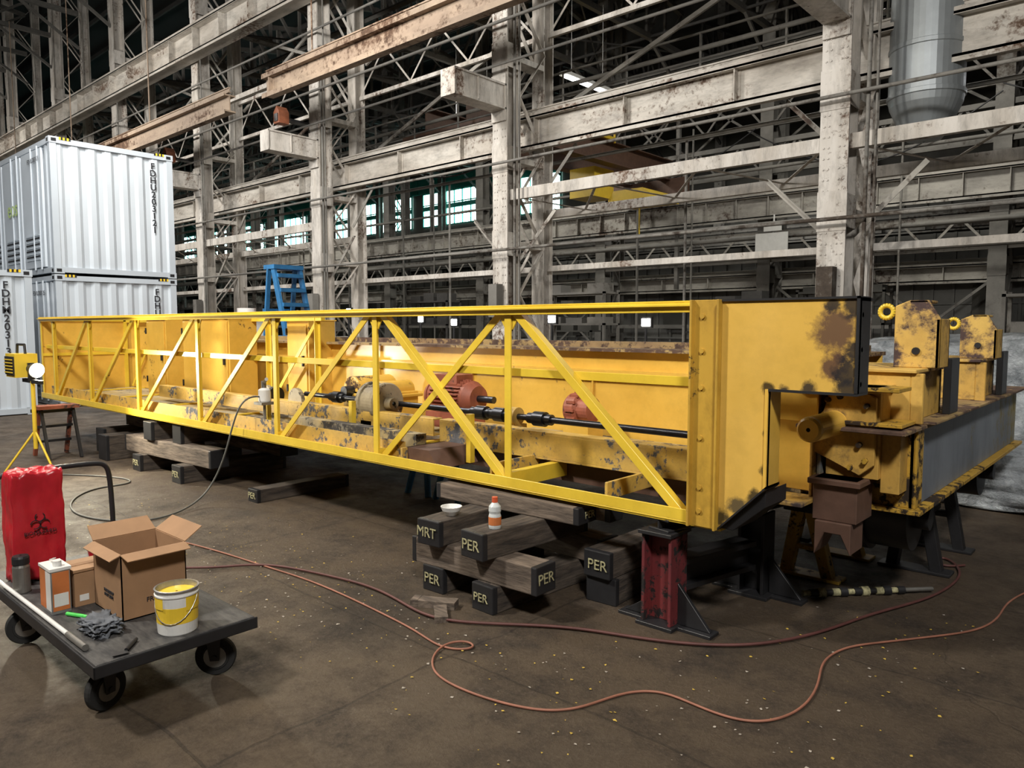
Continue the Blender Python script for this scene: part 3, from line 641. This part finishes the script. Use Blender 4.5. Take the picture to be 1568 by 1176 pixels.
crib('timber_cribbing',[((-3.32,3.45,0),1.0,.17,.155,q+.04),((-2.83,3.42,0),1.0,.17,.155,q-.05),
  ((-3.0,3.05,.155),.98,.17,.155,.03),((-3.05,3.75,.155),1.0,.17,.155,-.04),
  ((-3.28,3.28,.31),.8,.18,.15,q+.05),((-2.86,3.32,.31),.9,.18,.15,q-.06),((-2.45,3.75,.155),.6,.18,.155,q),
  ((-3.1,3.44,.46),1.15,.19,.10,.04),((-2.95,3.62,.46),1.05,.13,.10,-.02),((-2.45,3.75,0),.55,.2,.155,q+.05)],
  [('PER',(-3.30,2.94,.08),(1,0,0),.085),('PER',(-2.86,2.91,.08),(1,0,0),.07),('MRT',(-3.27,2.873,.385),(1,0,0),.085),('PER',(-2.89,2.862,.385),(1,0,0),.085),
   ('PER',(-2.505,3.06,.235),(0,1,0),.085),('PER',(-2.44,3.44,.23),(1,0,0),.085),('PER',(-2.515,3.47,.51),(0,1,0),.06)])
crib('timber_cribbing',[((-8.6,3.9,0),1.2,.2,.18,q),((-7.6,3.9,0),1.2,.2,.18,q),((-8.1,3.5,.18),1.9,.2,.18,.05),((-8.1,4.4,.18),1.7,.2,.18,0),((-8.4,3.9,.36),1.1,.2,.2,q),((-7.9,3.95,.36),1.0,.2,.2,q)],
  [('PER',(-7.6,3.29,.09),(1,0,0),.09),('PER',(-8.6,3.29,.09),(1,0,0),.09)])
crib('timber_block',[((-6.25,3.9,0),1.0,.16,.12,q)],[('PER',(-6.25,3.39,.06),(1,0,0),.08)])
crib('timber_cribbing',[((-9.6,3.9,0),1.2,.25,.3,q),((-10.25,4.1,0),1.2,.25,.3,q),((-9.9,4.0,.3),1.1,.2,.28,0)],[])
b=MB(); timber(b,(-3.12,2.80,0),.26,.08,.04,.5); timber(b,(-2.98,2.72,0),.18,.07,.03,-.7); b.done('scrap_wood',[M_timb,M_timby,M_timb])
b=MB()
for x in (-5.5,-5.1):
    b.cyl((x,4.6,0),(x+.12,4.7,.6),.03,0,seg=8); b.cyl((x+.3,4.6,0),(x+.15,4.7,.6),.03,0,seg=8)
b.box(-5.5,-4.6,4.6,4.8,.42,.47,0); b.done('sawhorse',M_blue)
b=MB(); c=(-2.85,3.02,.462)
b.lathe(c,[(.01,0),(.034,0),(.036,.01),(.036,.07),(.032,.085),(.036,.10),(.034,.125),(.014,.15)],0,20); b.lathe(c,[(.036,.02),(.0368,.021),(.0368,.065),(.036,.066)],2,20); b.lathe(c,[(.017,.148),(.017,.178),(.002,.18)],1,14)
b.done('solvent_bottle',[simple('clear_plastic',(.55,.58,.58),.15,var=.1),simple('orange_cap',(.6,.10,.04),.4),M_orlab])
b=MB(); b.lathe((-3.24,3.05,.463),[(.005,.0),(.03,0),(.055,.03),(.065,.055),(.06,.055),(.05,.03),(.005,.008)],0,24); b.done('white_bowl',M_white)
b=MB(); b.box(-3.06,-2.985,2.955,2.99,.312,.362,0); b.prism([(-3.06,2.955,.362),(-2.985,2.955,.362),(-2.995,2.965,.372),(-3.05,2.965,.372)],(0,.02,0)); b.done('blue_tape_pack',M_blue,None,bevel=.003)

# ------------------------------------------------------------------ cart and goods
ct=root('platform_cart',(-3.87,1.33,0))
b=MB(); b.box(-4.68,-3.08,1.0,1.67,.255,.285,0); b.box(-4.66,-3.10,1.02,1.65,.225,.255,1); b.box(-4.69,-3.07,.99,1.0,.23,.283,1); b.box(-3.08,-3.07,.99,1.68,.23,.283,1)
b.done('deck',[M_deck,M_black],ct,bevel=.006,bseg=2)
for i,(x,y,rot) in enumerate(((-3.28,1.10,1.9),(-3.24,1.56,.9),(-4.28,1.08,1.4),(-4.5,1.56,0))):
    b=MB(); d=V((math.cos(rot),math.sin(rot),0)); n=V((-math.sin(rot),math.cos(rot),0)); c=V((x,y,.092))
    b.lathe(c-n*.022,[(.02,0),(.06,0),(.062,.004),(.085,.004),(.09,.012),(.09,.032),(.085,.04),(.062,.04),(.06,.044),(.02,.044)],0,32,axis=n); b.lathe(c-n*.024,[(.01,0),(.05,0),(.05,.048),(.01,.048)],2,20,axis=n); b.cyl(c-n*.04,c+n*.04,.012,1,seg=12)
    for s_ in (-1,1): b.prism([c+n*s_*.034-d*.02-Z*.015,c+n*s_*.034+d*.02-Z*.015,c+n*s_*.034+d*.05+Z*.115-d*.02,c+n*s_*.034-d*.04+Z*.115],n*.004,1)
    b.box(x-.05,x+.05,y-.05,y+.05,.203,.225,1); b.cyl((x,y,.19),(x,y,.21),.04,1)
    b.done('caster_%d'%(i+1),[M_rubber,M_black,M_steel],ct)
cord('handle',[(-4.62,1.04,.27),(-4.62,1.04,.5),(-4.64,1.04,.74),(-4.64,1.06,.80),(-4.64,1.12,.815),(-4.64,1.33,.815),(-4.64,1.55,.815),(-4.64,1.61,.80),(-4.64,1.63,.74),(-4.62,1.63,.5),(-4.62,1.63,.27)],.014,M_black,ct)
b=MB(); x0,x1,y0,y1,z0,z1=-3.78,-3.45,1.24,1.53,.286,.59; t=.005
b.box(x0,x1,y0,y0+t,z0,z1); b.box(x0,x1,y1-t,y1,z0,z1); b.box(x0,x0+t,y0,y1,z0,z1); b.box(x1-t,x1,y0,y1,z0,z1); b.box(x0,x1,y0,y1,z0,z0+t)
def flap(p,q,dirv,L):
    p=V(p);q=V(q);d=V(dirv).normalized()*L; nn=(q-p).cross(d).normalized()*.004; i=(q-p)*.02; b.hexa([p,q,q+nn,p+nn,p+d+i,q+d-i,q+d+nn-i,p+d+nn+i],0)
flap((x0,y0,z1),(x1,y0,z1),(0,-.8,-.35),.05)
flap((x1,y0,z1),(x1,y1,z1),(.5,0,-.12),.07); flap((x0,y1,z1),(x1,y1,z1),(.1,.7,.5),.10); flap((x0,y0,z1),(x0,y1,z1),(-.4,0,.25),.10)
cb=b.done('cardboard_box',[M_card])
text('box_print','THIS SIDE UP\nPART 30012',.02,(-3.60,1.2385,.38),(1,0,0),(0,0,1),M_txt,cb)
text('box_print_side','FRAGILE',.03,(-3.4485,1.40,.36),(0,1,0),(0,0,1),M_txt,cb)
b=MB(); b.box(-3.98,-3.80,1.16,1.34,.286,.46,0); b.box(-3.985,-3.795,1.155,1.345,.45,.462,0); b.box(-3.97,-3.93,1.158,1.159,.31,.34,1); b.box(-3.7995,-3.7985,1.18,1.22,.31,.34,2); b.box(-3.91,-3.87,1.153,1.35,.455,.464,1); b.done('small_carton',[M_card,M_carddk,M_white])
b=MB(); c=(-3.19,1.37,.286)
b.lathe(c,[(.005,.003),(.078,0),(.08,.004),(.083,.05)],0,40); b.lathe(c,[(.083,.05),(.0835,.051),(.0845,.12),(.084,.121)],1,40); b.lathe(c,[(.084,.12),(.086,.165),(.09,.166),(.09,.172),(.086,.173),(.086,.185)],0,40); b.lathe(c,[(.086,.185),(.09,.186),(.091,.194),(.084,.195),(.08,.17),(.005,.17)],2,40)
b.lathe(c,[(.079,.171),(.04,.172),(.005,.172)],1,40)
for s0,s1,hh in ((0,8,.06),(12,15,.09),(20,26,.03),(28,33,.05)):
    for i in range(s0,s1):
        t0=2*math.pi*i/40;t1=2*math.pi*(i+1)/40; R=.0875; b.add([V(c)+V((R*math.cos(t0),R*math.sin(t0),.165)),V(c)+V((R*math.cos(t1),R*math.sin(t1),.165)),V(c)+V((R*math.cos(t1),R*math.sin(t1),.165-hh)),V(c)+V((R*math.cos(t0),R*math.sin(t0),.165-hh))],[(0,1,2,3)],1)
P=[V(c)+V((.088*math.cos(u)*.67+.09*math.sin(u)*.74,.088*math.cos(u)*.74-.09*math.sin(u)*.67,.165-.11*math.sin(u))) for u in [math.pi*i/14 for i in range(15)]]
b.tube(P,.0018,2,seg=5)
b.done('paint_bucket',[M_white,M_yellab,M_tin])
b=MB(); b.box(-3.92,-3.77,1.055,1.135,.286,.49,0); b.box(-3.925,-3.765,1.05,1.14,.486,.50,1); b.box(-3.922,-3.84,1.053,1.0545,.30,.48,2); b.box(-3.84,-3.772,1.053,1.0545,.30,.48,3); b.box(-3.7695,-3.7685,1.06,1.13,.30,.48,2); b.box(-3.7685,-3.7675,1.065,1.125,.32,.38,3); b.cyl((-3.81,1.095,.50),(-3.81,1.095,.525),.018,1); b.beam((-3.90,1.095,.51),(-3.84,1.095,.53),.012,.004,1)
b.done('solvent_tin',[M_tin,M_white,M_orlab,M_white],None,bevel=.003)
b=MB(); b.lathe((-4.12,1.47,.286),[(.01,0),(.10,0),(.13,.10),(.14,.17),(.13,.18),(.09,.2),(.01,.2)],0,24); b.done('red_rag_bin',[M_red])
b=MB(); c=(-4.22,1.055,.286); b.lathe(c,[(.005,0),(.035,0),(.038,.006),(.038,.13),(.034,.142)],0,24); b.lathe(c,[(.034,.142),(.038,.145),(.038,.175),(.034,.185),(.005,.187)],1,24); b.done('thermos_flask',[M_steel,M_black])
rb=lump('biohazard_bag',(-4.42,1.175,.575),(.085,.12,.285),M_red,.07,ns=2.6,rnd=.08,cuts=22)
b=MB()
for a in (0,120,240):
    t=math.radians(a+90); cy,cz=1.175+.025*math.cos(t),.60+.025*math.sin(t)
    for i in range(12):
        u=t+math.pi+math.radians(-140+i*280/12); u2=t+math.pi+math.radians(-140+(i+1)*280/12)
        b.beam((-4.322,cy+.022*math.cos(u),cz+.022*math.sin(u)),(-4.322,cy+.022*math.cos(u2),cz+.022*math.sin(u2)),.003,.008,0,up=(1,0,0))
ob=b.done('biohazard_symbol',M_txt,rb)
text('bag_label','BIOHAZARD',.026,(-4.322,1.175,.545),(0,1,0),(0,0,1),M_txt,rb)
lump('grey_rag',(-3.42,1.14,.315),(.09,.06,.03),M_cloth,.45,ns=3.5)
b=MB(); b.cyl((-4.6,1.01,.30),(-3.45,1.02,.30),.010,0,seg=10); b.cyl((-3.45,1.02,.30),(-3.25,1.022,.30),.014,1,seg=10); b.done('paint_roller_pole',[M_white,M_steel])
b=MB(); b.cyl((-3.72,1.10,.295),(-3.63,1.14,.295),.009,0,seg=10); b.cyl((-3.63,1.14,.295),(-3.60,1.155,.295),.008,0,seg=10); b.done('green_marker',simple('green_plastic',(.08,.6,.1),.4))
b=MB(); b.cyl((-3.20,1.2,.294),(-3.12,1.13,.294),.008,0,seg=8); b.prism([(-3.12,1.13,.29),(-3.09,1.13,.29),(-3.10,1.07,.29),(-3.14,1.09,.29)],(0,0,.003)); b.done('paint_scraper',M_black)

# ------------------------------------------------------------------ work light on stand
wl=root('tripod_work_light',(-9.4,2.55,0))
b=MB(); X,Y=-9.4,2.55
b.cyl((X,Y,.25),(X,Y,1.0),.022,0,seg=12)
for a in (0.3,2.4,4.5): b.cyl((X,Y,.45),(X+.3*math.cos(a),Y+.3*math.sin(a),0.01),.012,0,seg=8)
b.box(X-.3,X+.3,Y-.02,Y+.02,.98,1.02,1)
b.done('stand',[M_yelb,M_black],wl)
b=MB()
b.box(X-.42,X-.08,Y-.14,Y+.08,1.04,1.30,0); b.box(X-.40,X-.10,Y-.155,Y-.14,1.07,1.27,1)
for k in range(5): b.box(X-.39,X-.11,Y-.165,Y-.155,1.09+k*.035,1.10+k*.035,0)
b.tube([(X-.40,Y-.03,1.30),(X-.38,Y-.03,1.40),(X-.12,Y-.03,1.40),(X-.10,Y-.03,1.30)],.014,1)
b.cyl((X-.05,Y,1.14),(X+.05,Y+.03,1.12),.05,1,r2=.085,seg=20); b.lathe((X+.052,Y+.032,1.12),[(.001,0),(.078,0),(.078,.012),(.001,.014)],2,20,axis=(.94,.33,-.1))
b.box(X-.06,X-.02,Y-.03,Y+.03,1.0,1.2,1)
b.done('lamp_heads',[M_yelb,M_black,M_lampw],wl)
b=MB()
for y in (2.85,3.2):
    b.beam((-10.55,y,0),(-10.3,y,.62),.04,.05,0); b.beam((-10.0,y,0),(-10.25,y,.62),.03,.04,1)
for k in range(3): zz=.17+k*.19; xx=-10.55+.25*zz/.62; b.box(xx-.06,xx+.08,2.83,3.22,zz,zz+.03,1)
b.box(-10.4,-10.15,2.8,3.25,.60,.64,0); b.done('red_step_ladder',[M_redmot,M_black])
b=MB(); X,Y=-12.9,7.9
for sy in (-.28,.28):
    b.beam((X+.75,Y+sy,0),(X-.1,Y+sy,2.75),.05,.12); b.beam((X-.65,Y+sy,0),(X-.25,Y+sy,2.7),.05,.08)
    b.beam((X-.58,Y+sy,.5),(X+.6,Y+sy,.5),.04,.06); b.beam((X-.45,Y+sy,1.4),(X+.3,Y+sy,1.4),.04,.06)
for k in range(9):
    zz=.3+k*.28; xx=X+.75-.85*zz/2.75; b.box(xx-.1,xx+.1,Y-.27,Y+.27,zz,zz+.07)
b.box(X-.38,X+.0,Y-.32,Y+.32,2.7,2.78)
for zz in (1.0,1.9): b.beam((X-.5,Y-.28,zz),(X-.5,Y+.28,zz),.05,.1)
b.done('blue_step_ladder',[M_blue,M_rubber])
b=MB(); b.box(-16.1,-14.9,7.9,8.7,.1,1.75,0); b.box(-15.0,-14.85,8.0,8.6,.8,1.9,1); b.box(-16.15,-14.8,7.85,8.75,1.75,1.85,0); b.cyl((-15.3,8.3,1.85),(-15.3,8.3,2.0),.2,1)
for x in (-15.9,-15.1):
    for y in (8.0,8.6): b.cyl((x,y,0),(x,y,.1),.06,1,seg=10)
b.done('red_welding_machine',[M_redmot,M_white],None,bevel=.02)
for (x,y,z) in ((-14.2,10.2,1.95),(-10.2,9.7,1.68),(-7.6,9.4,1.72),(-3.6,8.0,1.70),(-5.9,9.5,1.66),(-11.6,10.1,1.75)):
    b=MB(); b.cyl((x,y,0),(x,y,z-.08),.02,1,seg=8); b.box(x-.09,x+.09,y,y+.06,z-.08,z+.08,1); b.box(x-.07,x+.07,y-.01,y,z-.055,z+.055,0)
    for a in (0,2.1,4.2): b.cyl((x,y,.3),(x+.3*math.cos(a),y+.3*math.sin(a),.01),.012,1,seg=6)
    b.done('led_work_light',[M_led,M_black])
b=MB(); A=V((-1.60,4.35,.025)); B=V((-1.05,4.95,.025))
for i in range(14):
    b.cyl(A.lerp(B,i/18),A.lerp(B,(i+.98)/18),.018+.006*(i%3),i%2,seg=8)
b.cyl(A.lerp(B,14/18),B,.014,2,seg=8); b.done('striped_ratchet_strap',[M_tyel,M_black,M_steel])

# ------------------------------------------------------------------ cords
r=.013
red=[(-4.82,2.13),(-4.67,2.26),(-4.6,2.43),(-4.4,2.58),(-4.0,2.67),(-3.64,2.74),(-3.31,2.70),(-3.05,2.64),(-2.81,2.70),(-2.5,2.95),(-2.25,3.1),(-1.9,3.2),(-1.5,3.45),(-1.3,3.93),(-1.22,4.31),(-1.03,4.76),(-0.97,5.21),(-1.0,5.51),(-1.14,5.76),(-1.21,5.64),(-1.11,5.47),(-1.01,5.63)]
cord('red_air_hose',[(x,y,r+.001) for x,y in red],.008,M_redhose)
org=[(-5.41,2.4),(-5.0,2.47),(-4.5,2.50),(-4.11,2.55),(-3.7,2.55),(-3.27,2.52),(-2.91,2.49),(-2.69,2.43),(-2.57,2.48),(-2.54,2.56),(-2.62,2.57),(-2.68,2.48),(-2.64,2.35),(-2.51,2.23),(-2.34,2.2),(-2.12,2.22),(-1.90,2.29),(-1.79,2.42),(-1.75,2.65),(-1.635,2.787),(-1.466,2.77),(-1.285,2.76),(-1.156,2.84),(-1.095,3.064),(-1.138,3.337),(-1.21,3.54),(-1.186,3.784),(-1.056,3.97),(-.876,4.23),(-.717,4.466),(-.665,4.78),(-.696,5.09),(-.605,5.388)]
cord('orange_extension_cord',[(x,y,.008+(.008 if 9<i<12 else 0)) for i,(x,y) in enumerate(org)],.0055,M_orcord)
cord('paint_sprayer_hose',[(-6.35,3.55,.95),(-6.3,3.38,.98),(-6.35,3.3,.8),(-6.4,3.25,.5),(-6.5,3.2,.25),(-6.56,3.08,.03),(-6.2,2.62,.008),(-6.35,2.3,.008),(-6.9,2.1,.008),(-7.6,2.3,.008),(-8.0,2.7,.008),(-7.8,3.0,.008),(-8.3,3.1,.008),(-9.0,2.6,.008)],.008,M_greycord)
b=MB(); c=(-6.35,3.6,.90); b.lathe(c,[(.005,0),(.05,0),(.055,.01),(.055,.11),(.045,.12),(.02,.13)],0,20); b.cyl((-6.35,3.6,1.03),(-6.35,3.6,1.08),.02,1); b.cyl((-6.35,3.6,1.08),(-6.22,3.55,1.12),.016,1); b.beam((-6.38,3.6,1.09),(-6.42,3.62,.98),.02,.02,1); b.box(-6.42,-6.28,3.53,3.67,.875,.90,1); b.cyl((-6.35,3.6,.68),(-6.35,3.6,.875),.015,1); b.done('spray_gun',[M_white,M_steel])

# ------------------------------------------------------------------ debris
b=MB()
for i in range(1000):
    if i<500: x=random.gauss(-5.0,1.5); y=random.gauss(2.5,.4)
    else: x=random.uniform(-4,-.6); y=random.uniform(1.9,4.6)
    if not (y>1.8 or x>-3) or (-3.6<x<-2.2 and 2.66<y<4.1) or (-2.4<x<-1.5 and 3.3<y<4.5) or (x<-5 and y>3.3): continue
    s_=random.uniform(.003,.011); a=random.random()*6.28; pts=[(x+s_*math.cos(a+k*1.57)*random.uniform(.6,1.1),y+s_*math.sin(a+k*1.57)*random.uniform(.4,1),.003+random.random()*.004) for k in range(4)]
    b.add(pts,[(0,1,2,3)],0 if random.random()<.5 else 1)
b.done('paint_chip_debris',[M_clip,M_deb])

# ------------------------------------------------------------------ lights
def area(name,loc,tgt,size,power,col=(1,.94,.84)):
    l=bpy.data.lights.new(name,'AREA'); l.energy=power; l.color=col; l.size=size
    o=bpy.data.objects.new(name,l); COL.objects.link(o); o.location=loc
    o.rotation_euler=(V(tgt)-V(loc)).to_track_quat('-Z','Y').to_euler(); return o
area('high_bay_light_key',(-6.5,-2.5,8.0),(-4.8,5,1),.8,820,(1,.94,.84))
area('high_bay_light_side',(3,-2,8),(-8,11,4),1.2,1000,(1,.96,.9))
area('high_bay_light_containers',(-11,0,8.5),(-17,5,3),1.2,420,(.97,.98,1))
area('floor_fill_light',(-7.5,1.5,6.0),(-6.2,2.6,0),.6,150,(1,.88,.70))  # added fill that makes the warm floor patch; no real fitting here
for x in (-6,-20,-38): area('high_bay_light_rear',(x,19,10.8),(x,19,0),2.0,750,(1,.96,.86))
for x in (-13,-26,-42): area('high_bay_light_front',(x,4,9),(x-1,12,3),2,950,(1,.95,.87))
area('high_bay_light_far',(-14,31,9.5),(-14,31,0),2,400,(1,.97,.9))
l=bpy.data.lights.new('work_lamp','SPOT'); l.energy=260; l.color=(1,.92,.72); l.spot_size=2.4; l.spot_blend=.6; l.shadow_soft_size=.08
o=bpy.data.objects.new('work_lamp',l); COL.objects.link(o); o.location=(-9.25,2.62,1.12); o.rotation_euler=V((1,.15,-.12)).to_track_quat('-Z','Y').to_euler()
w=bpy.data.worlds.new('World'); scene.world=w; w.use_nodes=True; w.node_tree.nodes['Background'].inputs[0].default_value=(.5,.55,.6,1); w.node_tree.nodes['Background'].inputs[1].default_value=.02

c=bpy.data.cameras.new('camera'); c.lens=26.2; c.sensor_width=36; c.clip_end=300
o=bpy.data.objects.new('camera',c); COL.objects.link(o); o.location=(0,0,1.6); o.rotation_euler=(math.radians(90-4.41),0,math.radians(42)); scene.camera=o
scene.view_settings.view_transform='Standard'
